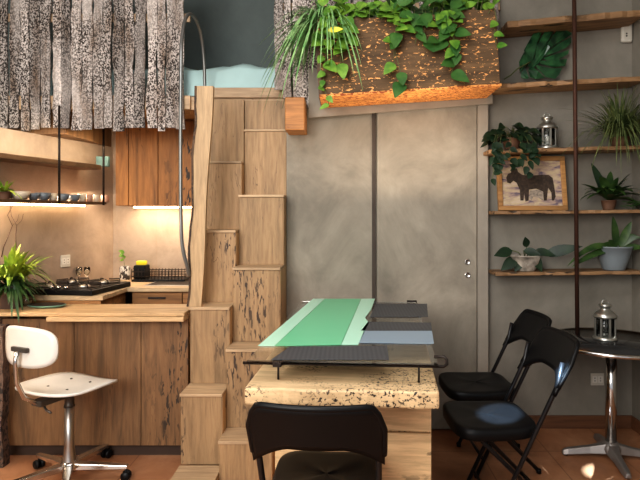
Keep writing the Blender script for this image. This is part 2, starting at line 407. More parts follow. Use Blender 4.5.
# mattress with sheet and folds
t = thing('mattress', 'mattress under a wrinkled pale teal sheet on the loft', 'mattress', (-1.5, 3.98, ZD))
mb = MB(); nx, ny = 40, 10; x0, x1, y0, y1 = -2.5, -.40, 3.66, 4.28
vs = []; rd = random.Random(3)
for j in range(ny+1):
    for i in range(nx+1):
        u, v = i/nx, j/ny
        x = x0+(x1-x0)*u; y = y0+(y1-y0)*v
        z = .195+.055*u+.06*v+.010*math.sin(31*u+5*v)+.008*math.sin(55*u-9*v)+.006*math.sin(14*v+20*u)
        if j == 0: z = .02
        if j == 1: y = y0+.005; z *= .8
        vs.append((x+1.5, y-3.98, z))
fs = [(j*(nx+1)+i, j*(nx+1)+i+1, (j+1)*(nx+1)+i+1, (j+1)*(nx+1)+i) for j in range(ny) for i in range(nx)]
mb.add(vs, fs, True); mb.build('bed_sheet', 'mattress', t)
MB().box(x0+1.55, x1+1.45, y0-3.93, y1-4.0, 0, .12).build('mattress_core', 'white', t, bevel=.02)

# live edge slats
def slat_mb(x, w, z0, z1, y0, y1, seed, mtx=None):
    n = 16; L = wob(z0, z1, n, w*.16, seed); Rr = wob(z0, z1, n, w*.16, seed+99)
    pts = [(x-w/2+d, z) for z, d in L]+[(x+w/2+d, z) for z, d in reversed(Rr)]
    return MB().prism(pts, y0, y1, 'XZ')
YS = 3.555
t = thing('slat_railing', 'railing of speckled grey live-edge slats hanging over the kitchen, left of the stairs', 'railing', (X(95, YS), YS, 1.97))
px = -12; k = 0; rd = random.Random(11)
while px < 186:
    w = rd.uniform(8.0, 11.0); step = w+rd.uniform(.2, 1.8)
    if px+step > 193: break
    z0 = Z(130+rd.uniform(-2.5, 1.5), YS); yo = rd.choice((0, .009))
    slat_mb(X(px+w/2, YS), w*YS/F, z0, 3.05, YS-.006+yo, YS+.008+yo, 100+k).build('slat', 'bark', t, world=True)
    px += step; k += 1
MB().box(X(-12, 3.575), X(190, 3.575), 3.573, 3.590, Z(22, 3.58), Z(14, 3.58)).build('rail', 'beam', t, world=True)
MB().box(X(-12, 3.575), X(190, 3.575), 3.573, 3.598, 2.10, 2.19).build('rail', 'beam', t, world=True)
t = thing('slat_screen', 'short screen of speckled grey live-edge slats between the loft opening and the planter', 'railing', (X(300, 3.5), 3.5, 2.05))
for k, (p, w, yb, lean) in enumerate([(279.5, 8, 90, 0), (288, 7.5, 99, 5), (297, 8, 98, 0), (303, 7, 98, 0), (311, 8, 108, 0), (319, 8, 107, 0)]):
    slat_mb(X(p, 3.5), w*3.5/F, Z(yb, 3.5), 3.05, 3.49-.012*(k % 2), 3.505-.012*(k % 2), 200+k).build('slat', 'bark', t, world=True)
MB().box(X(276, 3.51), X(500, 3.51), 3.508, 3.525, Z(10, 3.51), Z(3, 3.51)).build('rail', 'beam', t, world=True)
for k, p in enumerate((332, 345, 358, 371, 384, 397, 410, 424, 438, 452, 466, 480, 494)):
    slat_mb(X(p, 3.5), 9*3.5/F, Z(40, 3.5), 3.05, 3.49, 3.505, 300+k).build('slat', 'bark', t, world=True)

# ================================================================== STAIRS
t = thing('staircase', 'wooden alternating-tread staircase of stacked boxes climbing to the loft', 'staircase', (-.64, 2.8, 0))
Y0, TS, z0s, RS = 2.76, .09, -.013, .22
XL, XM, XR = -.895, -.665, -.388
for k in range(0, 10):
    yk = Y0+TS*k; zk = z0s+RS*k
    zk = max(zk, .04)
    right = k % 2 == 1
    xa_, xb_ = (XM, XR) if right else (XL, XM-.003)
    zlow = 0 if k < 2 else z0s+RS*(k-2)
    if k == 2: zlow = .04
    yb = min(yk+.36, 3.60)
    if k == 0: yb = 2.935
    s_ = MB().box(xa_, xb_, yk, yb, zlow, zk-.016).build('step_box', 'stair', t, world=True, bevel=.003)
    MB().box(xa_-.004, xb_+.004 if right else xb_+.001, yk-.006, yb, zk-.015, zk).build('tread', 'tread', s_, world=True, bevel=.002)
    MB().box(xb_+.0005, xb_+.003 if right else xb_+.002, yk+.002, yb, zlow, zk-.017).build('side_panel', 'stair_side', s_, world=True)
MB().box(XL, XM-.003, 3.56, 3.60, 1.747, 2.16).build('riser', 'stair', t, world=True)
MB().box(XM, XR, 3.582, 3.60, 1.967, 2.16).build('riser', 'stair', t, world=True)
# stringer board, live edged
ys = 3.135; n = 22; zb, zt_ = .868, Z(86, ys)
pl = []; pr = []
for i in range(n+1):
    u = i/n; z = zb+(zt_-zb)*u
    pl.append((X(188+8*u, ys)+.005*math.sin(u*17)+random.uniform(-.003, .003), z)); pr.append((X(201+12*u, ys)+.004*math.sin(u*9), z))
t2 = thing('stair_post', 'tall pale live-edge board standing on a stair tread between kitchen and stairs', 'board', (X(198, ys), ys, zb))
MB().prism(pl+pr[::-1], ys, ys+.03, 'XZ').build('board', 'string', t2, world=True)
MB().prism([(x-.006, z) for x, z in pl]+[(x+.006, z) for x, z in pl[::-1]], ys-.004, ys+.034, 'XZ').build('bark_edge', 'string_edge', t2, world=True)
# grey metal handrail loop
pts = [at(189, 276, 3.12), at(187, 266, 3.10), at(183, 250, 3.09), at(181, 225, 3.09), at(180.5, 150, 3.10), at(181, 60, 3.14), at(182, 38, 3.17), at(185, 20, 3.22), at(190, 14, 3.3), at(196, 20, 3.38), at(201, 35, 3.47), at(204, 60, 3.53), at(205, 92, 3.56)]
sm = []
for i in range(len(pts)-1):
    p0, p1, p2, p3 = pts[max(i-1, 0)], pts[i], pts[i+1], pts[min(i+2, len(pts)-1)]
    for q in range(5):
        u = q/5; sm.append(.5*((2*p1)+(p2-p0)*u+(2*p0-5*p1+4*p2-p3)*u*u+(3*p1-p0-3*p2+p3)*u**3))
sm.append(pts[-1])
tag(MB().tube(sm, .0105, 10).build('handrail', 'pipe'), 'grey metal tube handrail bent into a tall hook beside the stairs', 'handrail')

# ================================================================== BAR AND KITCHEN
BX = -.903
t = thing('breakfast_bar', 'brown wooden bar counter with pale slab top, left of the stairs', 'counter', (-1.5, 3.1, 0))
lx = -2.17
def barpoly(y0, y1, off=.01):
    f = lambda y: LC.x+LU.x*((DK-y)/.960)+off
    return [(f(y0), y0), (BX, y0), (BX, y1), (f(y1), y1)]
MB().prism(barpoly(3.035, 3.34), .829, .85).build('counter_slab', 'bar', t, world=True, bevel=.004)
MB().box(X(46, 3.02), BX, 3.02, 3.10, .803, .828).build('edge_strip', 'bar_under', t, world=True, bevel=.003)
xs = [X(2, 3.11), X(74, 3.11), X(141, 3.11), BX]
for i in range(3):
    MB().box(xs[i]+.0015, xs[i+1]-.0015, 3.11, 3.13, .072, .802).build('front_panel', 'panel', t, world=True, bevel=.002)
MB().box(xs[0], BX, 3.15, 3.17, 0, .072).build('toe_kick', 'kick', t, world=True)
MB().box(xs[0], xs[0]+.02, 3.131, 3.32, .072, .802).build('side_panel', 'panel', t, world=True)
tag(slat_mb(X(1.0, 3.02), .055, 0, Z(325, 3.02), 2.99, 3.05, 777).build('bark_post', 'bark_post'), 'dark speckled live-edge board upright at the left end of the bar', 'board')

# sink counter + left counter
t = thing('kitchen_counter', 'pale kitchen worktop running around the corner behind the bar', 'counter', (-1.4, 4.0, 0))
f = lambda y: LC.x+LU.x*((DK-y)/.960)+.008
MB().prism([(f(3.345), 3.345), (-1.50, 3.345), (-1.50, 3.72), (-.45, 3.72), (-.45, DK-.004), (f(DK), DK-.004)], .87, .90).build('worktop', 'counter', t, world=True, bevel=.004)
b0 = MB().box(-1.48, -.45, 3.76, 4.28, .09, .868).build('base_cabinet', 'cab_low', t, world=True)
for i, (p, q) in enumerate(((-1.475, -1.13), (-1.125, -.79), (-.785, -.455))):
    dd = MB().box(p, q, 3.742, 3.758, .10, .86).build('door', 'cab_low', b0, world=True, bevel=.002)
    MB().box((p+q)/2-.06, (p+q)/2+.06, 3.732, 3.741, .82, .832).build('handle', 'iron_k', dd, world=True)
MB().box(-2.0, -1.52, 3.36, 3.74, .09, .868).build('base_cabinet', 'cab_low', t, world=True)
s_ = MB(); s_.box(-1.42, -1.03, 3.80, 4.18, .9005, .904); s_.build('sink_rim', 'steel', t, world=True, bevel=.001)
MB().box(-1.40, -1.05, 3.83, 4.15, .9042, .9055).build('sink_bowl', 'iron_k', t, world=True)

# upper cabinet
cx0, cx1 = -1.68, -.55
t = thing('wall_cabinet', 'orange brown wooden wall cabinet above the sink', 'cabinet', (-1.2, 4.1, 1.468))
MB().box(cx0, cx1, 3.97, DK-.003, 1.468, 2.10).build('carcass', 'cab', t, world=True)
ed = [cx0, X(128.5, 3.95), X(158, 3.95), X(205, 3.95), cx1]
for i in range(4):
    MB().box(ed[i]+.002, ed[i+1]-.002, 3.95, 3.969, 1.47, 2.085).build('door', 'cab', t, world=True, bevel=.002)
tag(MB().box(cx0+.02, -.95, 4.24, 4.26, 1.455, 1.4675).build('led_strip', 'led'), 'glowing warm light strip under the orange wall cabinet', 'light strip')
# left shelves on iron posts
def lshelf(z0, z1, off, name, label, s0=.25, s1=2.4, seed=1):
    n = 26; P = []
    w = wob(s0, s1, n, .008, seed)
    for s, d in w:
        p = lw(s, off+d); P.append((p.x, p.y))
    for s, d in reversed(w):
        p = lw(s, .004); P.append((p.x, p.y))
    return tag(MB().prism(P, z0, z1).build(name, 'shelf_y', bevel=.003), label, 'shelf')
lshelf(1.728, 1.76, .20, 'wall_shelf', 'live-edge wooden shelf on the left wall, upper of two', .36, 2.4, 1)
lshelf(1.475, 1.492, .24, 'wall_shelf', 'wooden shelf lined with bowls on the left wall, lower of two', .36, 2.4, 5)
lp = [lw(s, .19) for s in (.42, .804, 1.5)]
for i, lab in enumerate(('thin dark iron rod holding the left shelves, nearest the orange cabinet', 'thin dark iron rod holding the left shelves, in front of the bowls')):
    s = (.40, .80)[i]; p = lw(s, .25)
    tag(MB().tube([(p.x, p.y, 1.47), (p.x, p.y, 2.10)], .0075, 8).build('shelf_rod', 'iron_k'), lab, 'rod', None)
q = MB(); P = [lw(.36, .035), lw(2.3, .035), lw(2.3, .055), lw(.36, .055)]
tag(q.prism([(p.x, p.y) for p in P], 1.462, 1.4745).build('led_strip', 'led'), 'glowing warm light strip under the bowl shelf on the left wall', 'light strip')

# crockery on lower shelf
def bowl_prof(r, h, th=.003): return [(r*.45, 0), (r*.75, h*.25), (r, h), (r-th, h), (r*.72, h*.3), (0, h*.15)]
def cup_prof(r, h, th=.003): return [(r*.85, 0), (r, h*.2), (r, h), (r-th, h), (r-th, h*.2), (0, h*.12)]
def lin(px, off):    # point on left wall band seen at px
    k = (px-CX)/F; s = (k*(LC.y+LN.y*off)-(LC.x+LN.x*off))/(LU.x-k*LU.y); return lw(s, off)
items = [(20, .060, .052, 'bowl_w', 'bowl', 'wide cream bowl at the left end of the bowl shelf'), (33, .04, .045, 'bowl_b', 'bowl', 'small blue grey bowl right of the wide cream bowl'),
         (43, .048, .05, 'bowl_b', 'bowl', 'blue grey bowl left of the front iron rod'), (52, .03, .05, 'bowl_w', 'cup', 'cream cup just left of the front iron rod'),
         (63, .042, .05, 'bowl_b', 'bowl', 'dark bowl just right of the front iron rod'), (74, .042, .048, 'bowl_b', 'bowl', 'dark bowl second to the right of the front iron rod'),
         (82, .026, .055, 'bowl_w', 'cup', 'cream cup right of the dark bowls'), (89, .026, .055, 'bowl_r', 'cup', 'pinkish cup between two cream cups'),
         (95.5, .026, .055, 'bowl_w', 'cup', 'cream cup left of the rear iron rod'), (105, .03, .055, 'bowl_r', 'cup', 'pinkish cup behind the rear iron rod, by the orange cabinet')]
for px_, r, h, mm, kd, lab in items:
    p = lin(px_, .14); o = MB().lathe(bowl_prof(r, h) if kd == 'bowl' else cup_prof(r, h), 20).build(kd, mm); o.location = (p.x, p.y, 1.4925)
    tag(o, lab, kd, 'crockery on the lower left shelf')
p = lin(103, .12); o = MB().box(-.045, .045, -.02, .02, 0, .075).build('small_box', 'teal', bevel=.004); o.location = (p.x+.0, p.y, 1.7605)
tag(o, 'small teal box at the right end of the upper left shelf', 'box')

# ------------------------------------------------------------------ plants
def pot(root, mat_, r, h, taper=.75, soil=True, n=28, rim=True, wobv=0):
    pr = [(r*taper*.96, 0), (r*taper, .004), (r*(taper+1)/2*1.02, h*.5), (r, h*.93 if rim else h), (r*1.03 if rim else r, h*.94 if rim else h), (r*1.03 if rim else r, h), (r*.93, h), (r*.9, h*.86), (0, h*.86)]
    MB().lathe(pr, n, wob=wobv).build('pot', mat_, root)
    if soil: MB().lathe([(r*.9, h*.861), (r*.5, h*.885), (0, h*.89)], 20).build('soil', 'soil', root)
def blades(seed, n, L, W, z, el=(30, 85), droop=(.3, .9), prof='blade', az=(0, 360), r0=.01, nseg=8, fold=.3):
    rd = random.Random(seed); mb = MB()
    for i in range(n):
        a_ = R(rd.uniform(*az)); e = R(rd.uniform(*el)); l = rd.uniform(*L)
        d = Vector((math.cos(a_)*math.cos(e), math.sin(a_)*math.cos(e), math.sin(e)))
        b = Vector((math.cos(a_)*r0, math.sin(a_)*r0, z))
        mb.leaf(b, d, (0, 0, 1), l, rd.uniform(*W), rd.uniform(*droop), fold, prof, nseg)
    return mb
def stemleaves(seed, n, sl, L, W, z, el=(20, 80), az=(0, 360), droop=.35, prof='oval', bend=.3):
    """leaves each on a little stalk"""
    rd = random.Random(seed); lf = MB(); st = MB()
    for i in range(n):
        a_ = R(rd.uniform(*az)); e = R(rd.uniform(*el)); l = rd.uniform(*sl)
        d = Vector((math.cos(a_)*math.cos(e), math.sin(a_)*math.cos(e), math.sin(e)))
        pts = [Vector((0, 0, z))+d*l*u-Vector((0, 0, 1))*bend*l*u*u for u in (0, .35, .7, 1)]
        st.tube(pts, .0022, 5)
        dd = (d+Vector((0, 0, -.25-rd.random()*.4))+Vector((rd.uniform(-.3, .3), rd.uniform(-.3, .3), 0)))
        lf.leaf(pts[-1], dd, (rd.uniform(-.3, .3), -.7, 1), rd.uniform(*L), rd.uniform(*W), droop, .15, prof)
    return lf, st

# bar plant, bright dracaena-like
p = on(9, 307, .85); p = Vector((X(10, 3.20), 3.20, .8505))
t = thing('potted_plant', 'bushy bright yellow green plant in a dark pot on the left end of the bar', 'plant', p)
pot(t, 'dpot', .078, .135)
blades(21, 110, (.26, .42), (.018, .032), .13, (48, 88), (.3, .95), 'lance', az=(-110, 110), r0=.02).build('foliage', 'lf_lime', t)
blades(22, 80, (.16, .28), (.014, .028), .11, (20, 70), (.5, 1.2), 'lance', az=(-120, 110), r0=.03).build('foliage', 'lf_mid', t)
tw = MB(); rd = random.Random(5)
for a0 in ((-.05, 0, .3), (.0, .02, .30)):
    pp = Vector(a0); pts = [pp.copy()]
    for i in range(5): pp = pp+Vector((rd.uniform(-.03, .035), rd.uniform(-.01, .01), .062)); pts.append(pp.copy())
    tw.tube(pts, [.003, .0028, .0025, .002, .0018, .0012], 5)
    tw.tube([pts[3], pts[3]+Vector((.03, 0, .03)), pts[3]+Vector((.04, 0, .07))], .0013, 5)
tw.build('twig', 'iron', t)
# plant on the bowl shelf, left
p = lin(4, .13); t = thing('potted_plant', 'small lime plant in a brown pot at the far left of the bowl shelf', 'plant', (p.x, p.y, 1.4925))
pot(t, 'tpot', .04, .045)
blades(23, 34, (.09, .17), (.014, .024), .04, (15, 80), (.2, .8), 'lance').build('foliage', 'lf_lime', t)

# hob
t = thing('gas_hob', 'black gas hob with wire pan supports on the left kitchen worktop', 'hob', (-1.76, 3.55, .9))
hm = Matrix.Rotation(R(-8), 4, 'Z')
MB().box(-.24, .23, -.195, .26, .0008, .035, hm).build('tray', 'black', t, bevel=.006)
MB().box(-.22, .21, -.18, .24, .0352, .039, hm).build('top_plate', 'blackt', t, bevel=.002)
for (x, y) in ((-.12, -.09), (.11, -.09), (-.12, .13), (.11, .13)):
    g = MB()
    for q in range(4):
        a_ = R(45+90*q); pts = [(x+math.cos(a_)*r_, y+math.sin(a_)*r_, z) for r_, z in ((.10, .041), (.098, .062), (.03, .066))]
        g.tube(pts, .0045, 6, mtx=hm)
    g.tube([(x+.1*math.cos(2*PI*q/16), y+.1*math.sin(2*PI*q/16), .046) for q in range(16)], .004, 6, True, mtx=hm)
    g.build('pan_support', 'iron_k', t)
    MB().lathe([(.035, .039), (.035, .05), (.025, .056), (0, .057)], 18, (x, y, 0), mtx=hm).build('burner', 'steel', t)
for q in range(3):
    MB().lathe([(.014, .039), (.012, .055), (0, .056)], 14, (-.06+.05*q, -.172, 0), mtx=hm).build('knob', 'chrome', t)
# goblets
gp = [(.024, 0), (.024, .002), (.004, .006), (.003, .05), (.012, .062), (.022, .085), (.021, .12), (.0195, .12), (.0205, .086), (.010, .066), (0, .064)]
for px_, lab in ((79, 'clear stemmed glass behind the hob, left of the pair'), (87, 'clear stemmed glass behind the hob, right of the pair')):
    k_ = (px_-CX)/F; pp = Vector((k_*3.93, 3.93, .9005))
    o = MB().lathe(gp, 20).build('wine_glass', 'glass'); o.location = pp; tag(o, lab, 'glass', 'stemmed glasses behind the hob')
# glass jar, green board on the bar
o = MB().lathe([(.03, 0), (.032, .004), (.032, .05), (.026, .056), (.026, .066), (.024, .066), (.024, .055), (.029, .05), (.029, .006), (0, .006)], 20).build('glass_jar', 'glass')
o.location = (X(27, 3.27), 3.27, .8505); tag(o, 'small clear glass jar beside the dark plant pot on the bar', 'jar')
t = thing('serving_plate', 'flat green oval plate lying on the bar behind the white chair', 'plate', (X(47, 3.22), 3.22, .8505))
mb = MB(); mb.lathe([(.07, 0), (.10, .008), (.112, .014), (.108, .016), (.07, .008), (0, .007)], 32, mtx=Matrix.Diagonal((1, .62, 1, 1))); mb.build('plate', 'plate_g', t)
mb = MB(); mb.lathe([(.070, .0085), (.10, .0165), (.108, .0195), (.07, .014), (0, .012)], 32, mtx=Matrix.Diagonal((.95, .58, 1, 1))); mb.build('rim', 'kick', t)
# outlet on left wall
def outlet(mtx, label, w=.09, h=.075, sock=2):
    t = thing('wall_outlet', label, 'outlet'); t.matrix_basis = mtx
    MB().box(-w/2, w/2, -.008, -.001, -h/2, h/2).build('plate', 'plate_w', t, bevel=.003)
    for i in range(sock):
        x = (i-(sock-1)/2)*w*.42
        s_ = MB().box(x-.016, x+.016, -.0105, -.0082, -.022, .022).build('socket', 'white', t, bevel=.002)
        for dz in (-.009, .009):
            MB().box(x-.003, x+.003, -.0112, -.0107, dz-.003, dz+.003).build('hole', 'black', s_)
pw = lin(65, 0); ang = math.atan2(LN.y, LN.x)+R(90)
z_ = H-(261-HY)*pw.y/F
outlet(Matrix.Translation((pw.x, pw.y, z_)) @ Matrix.Rotation(ang, 4, 'Z'), 'white double outlet on the tiled wall above the hob', .085, .085)
outlet(Matrix.Translation((X(597, D), D, Z(379, D))), 'white wall outlet above the baseboard behind the round table', .088, .08, 2)

# sink things
t = thing('dish_rack', 'black wire dish rack beside the sink', 'dish rack', (X(162, 4.12), 4.12, .9))
xw = .20
MB().box(-xw, xw, -.09, .09, .0005, .018).build('drip_tray', 'black', t, bevel=.005)
mb = MB()
for z in (.04, .075): mb.tube([(-xw, -.085, z), (xw, -.085, z), (xw, .085, z), (-xw, .085, z)], .0035, 6, True)
for i in range(17):
    x = -xw+2*xw*i/16; mb.tube([(x, -.085, .018), (x, -.085, .085 if i % 2 else .095)], .0028, 5); mb.tube([(x, .085, .018), (x, .085, .085)], .0028, 5)
mb.build('wire_basket', 'iron_k', t)
mb = MB().box(-xw-.0, -xw+.09, -.05, .05, .019, .12); mb.build('cutlery_holder', 'black', t, bevel=.008)
o = MB().box(-.035, .035, -.025, .025, 0, .03).build('sponge', 'yellow', bevel=.006); o.location = (X(162, 4.12)-.155, 4.12, 1.0202); tag(o, 'bright yellow sponge on top of the black rack holder', 'sponge')
M['speck'] = bark('speckled', (.45, .42, .38), scale=40, t=.47)
t = thing('speckled_jar', 'black and white speckled jar holding a green sprig beside the dish rack', 'jar', (X(125, 4.18), 4.18, .9005))
MB().lathe([(.036, 0), (.04, .01), (.04, .09), (.034, .105), (.03, .105), (.03, .02), (0, .02)], 20).build('jar', 'speck', t)
st = MB().tube([(0, 0, .03), (-.005, 0, .12), (-.012, 0, .17)], .002, 5); st.build('stem', 'stem', t)
lf = MB(); rd = random.Random(8)
for i in range(9): lf.leaf((-.012, 0, .15+.008*i), (rd.uniform(-1, 1), rd.uniform(-1, .3), rd.uniform(0, 1)), (0, -1, .5), .04, .025, .2)
lf.build('foliage', 'lf_pothos', t)
t = thing('faucet', 'small chrome kitchen faucet behind the sink', 'faucet', (X(137, 4.24), 4.24, .9005))
MB().lathe([(.02, 0), (.02, .006), (.012, .01), (.012, .05), (0, .052)], 16).build('base', 'chrome', t)
MB().tube([(0, 0, .04), (0, 0, .075), (.0, -.02, .088), (0, -.06, .088)], .008, 8).build('spout', 'chrome', t)

# ================================================================== WHITE SWIVEL CHAIR
fa = R(66-90)       # local +Y is front
sc_ = Vector((-1.445, 2.83, 0))
t = thing('swivel_chair', 'white shell swivel chair on a chrome star base in front of the bar', 'chair', sc_, fa)
def shell(w, d, curve, lift, th, n=12, power=3.2, taper=0):
    vs = []; fs = []
    for j in range(n+1):
        for i in range(n+1):
            u = -1+2*i/n; v = -1+2*j/n
            # superellipse mapping
            k = max(abs(u), abs(v))
            if k > 0:
                l = (abs(u)**power+abs(v)**power)**(1/power); uu, vv = u*k/l, v*k/l
            else: uu = vv = 0
            x = uu*w/2*(1-taper*vv); y = vv*d/2
            vs.append((x, y, curve*uu*uu+lift*vv*vv*vv))
    for j in range(n):
        for i in range(n): fs.append((j*(n+1)+i, j*(n+1)+i+1, (j+1)*(n+1)+i+1, (j+1)*(n+1)+i))
    return vs, fs
ZS = .505
vs, fs = shell(.42, .42, .018, -.022, 0, taper=.07)
mb = MB().add(vs, fs, True, Matrix.Translation((0, .0, ZS)))
seat = mb.build('seat', 'white', t, solid=.012)
for (x, y) in ((-.07, -.07), (.07, -.07), (-.07, .07), (.07, .07)):
    MB().lathe([(.007, .006), (.006, .010), (0, .011)], 10, (x, y, ZS+.002)).build('bolt', 'bolt', seat)
vs, fs = shell(.37, .195, .045, 0, 0)
mb = MB().add(vs, fs, True, Matrix.Translation((0, -.235, .765)) @ Matrix.Rotation(R(98), 4, 'X') @ Matrix.Scale(1, 4))
mb = MB().add([(x, -.255+z, .765+y) for x, y, z in vs], fs, True)
bk = mb.build('backrest', 'white', t, solid=.012)
MB().box(-.055, .055, -.28, -.262, .745, .768).build('bracket', 'bolt', bk, bevel=.004)
MB().tube([(0, -.285, .75), (0, -.292, .70), (0, -.285, .60), (0, -.25, .52), (0, -.18, .468), (0, -.06, .468)], .011, 10).build('back_support', 'chrome', t)
MB().box(-.035, .035, -.19, .06, .455, .485).build('tilt_mechanism', 'bolt', t, bevel=.006)
MB().tube([(.0, -.15, .46), (.05, -.17, .44), (.09, -.175, .435)], .006, 8).build('lever', 'bolt', t)
MB().lathe([(.03, .40), (.022, .41), (.022, .455), (.035, .458), (0, .459)], 18).build('collar', 'bolt', t)
MB().lathe([(.040, .095), (.034, .11), (.024, .20), (.0235, .40), (0, .401)], 20).build('gas_column', 'steel', t)
MB().lathe([(.045, .065), (.05, .08), (.045, .10), (.034, .115), (0, .115)], 20).build('hub', 'chrome', t)
for q in range(5):
    a_ = R(4+72*q)-fa; d = Vector((math.cos(a_), math.sin(a_), 0)); L_ = .30; s = Vector((-d.y, d.x, 0))
    vs = []
    for (r_, w, zb_, zt2) in ((.035, .024, .07, .105), (L_, .014, .062, .082)):
        vs += [d*r_-s*w+Vector((0, 0, zb_)), d*r_+s*w+Vector((0, 0, zb_)), d*r_+s*w+Vector((0, 0, zt2)), d*r_-s*w+Vector((0, 0, zt2))]
    lg = MB().add(vs, [(0, 3, 2, 1), (4, 5, 6, 7), (0, 1, 5, 4), (1, 2, 6, 5), (2, 3, 7, 6), (3, 0, 4, 7)]).build('base_arm', 'chrome', t, bevel=.004)
    c = MB(); e = d*(L_-.01)
    for sg in (-1, 1):
        c.lathe([(.0, -.009), (.022, -.009), (.025, 0), (.022, .009), (0, .009)], 18, mtx=Matrix.Translation(e+s*sg*.014+Vector((0, 0, .026))) @ s.to_track_quat('Z', 'Y').to_matrix().to_4x4())
    c.tube([e+Vector((0, 0, .026)), e+Vector((0, 0, .062))], .006, 8); c.build('caster', 'black', lg)

# ================================================================== TABLE
TH = R(-4); TO = Vector((-.014, 1.90, 0))
t = thing('wooden_table', 'chunky pale spalted wood table carrying a raised glass sheet, in the centre', 'table', TO, TH)
SW0, SW1 = -.332, .338
# slab with softly chipped front edge
n = 30; fr = wob(SW0, SW1, n, .006, 42)
poly = [(x, -.055+d) for x, d in fr]+[(SW1+.02, 1.42), (SW0-.01, 1.42)]
MB().prism(poly, .742, .803).build('table_slab', 'slab', t, bevel=.008)
bd = MB().box(-.30, .345, .335, 1.36, .0, .74).build('body', 'boxv', t, bevel=.003)
MB().box(.075, .343, .313, .333, .52, .738).build('front_board', 'box', bd, bevel=.003)
MB().box(-.298, .343, .313, .333, .30, .512).build('front_board', 'box', bd, bevel=.003)
MB().box(-.298, .07, .313, .333, .52, .738).build('front_board', 'boxv', bd, bevel=.003)
MB().box(-.298, .343, .313, .333, .02, .295).build('front_board', 'box', bd, bevel=.003)
ZG = .880
gl = MB().box(-.338, .340, .0, 1.34, ZG-.007, ZG-.001).build('glass_sheet', 'glass', t)
# make glass thin & shadow friendly
def bar(pts, r=.006): return MB().tube(pts, r, 8)
bar([(-.355, .02, ZG-.012), (.36, .02, ZG-.012), (.372, .03, ZG-.006), (.374, .05, ZG+.004), (.366, .06, ZG+.012), (.33, .06, ZG+.012)], .0058).build('front_bar', 'iron_k', t)
bar([(.29, 1.33, ZG+.008), (.345, 1.33, ZG+.008), (.352, 1.33, ZG-.012), (-.338, 1.33, ZG-.014)], .006).build('rear_bar', 'iron_k', t)
for x, y in ((-.232, .045), (.275, .045), (-.232, 1.28), (.275, 1.28)):
    pg = bar([(x, y, .8035), (x, y, ZG-.0125)], .004).build('peg', 'iron_k', t)
MB().box(-.245, -.215, .005, .035, ZG-.022, ZG-.0005).build('clamp', 'iron_k', t, bevel=.002)
# runner cloth and dark flat sheets lying on the glass
def cloth(name, label, cat, polys, mats, z, names=None):
    o0 = None
    c = sum((Vector(on(*p, z)) for p in polys[0]), Vector())/len(polys[0])
    t_ = thing(name, label, cat, (c.x, c.y, z)) if len(polys) > 1 else None
    for i, (pl_, mm) in enumerate(zip(polys, mats)):
        w = [on(*p, z) for p in pl_]
        mb = MB().prism([(q.x, q.y) for q in w][::-1], z+.0002, z+.0018)
        if t_ is not None: mb.build(names[i], mm, t_, world=True)
        else: tag(mb.build(name, mm, loc=(c.x, c.y, z)), label, cat)
cloth('table_runner', 'bright green runner with pale striped borders lying on the glass sheet', 'runner',
      [[(275, 346), (325, 299), (361, 299), (341, 345)], [(258, 346), (313, 299), (324.6, 299), (274.6, 346)], [(341.4, 345), (361.3, 299), (375, 299), (371, 310), (365, 318), (369, 323), (358, 345)]],
      ['green', 'green_l', 'green_l'], ZG, ['cloth', 'border', 'border'])
cloth('dark_sheet', 'small dark grey sheet at the far right of the glass sheet', 'dark sheet', [[(370, 317), (376, 304), (427, 304), (428, 317)]], ['slate'], ZG)  # thin dark grey sheet, flat on the glass
cloth('dark_sheet', 'grey sheet with a reflection painted pale blue on its lower half, between the other two dark sheets', 'dark sheet',
      [[(361, 331), (368, 322), (431, 323), (432, 331)], [(359, 343), (364, 331.2), (432, 331.2), (434, 344)]], ['slate', 'sheet_reflect'], ZG, ['cloth', 'reflection_band'])  # lower half is a painted reflection, a separate pale blue piece
cloth('dark_sheet', 'wide ribbed dark grey sheet along the front edge of the glass sheet', 'dark sheet', [[(271, 360), (290, 347), (387, 346), (389, 360)]], ['slate'], ZG)  # ribbed dark grey sheet at the front edge

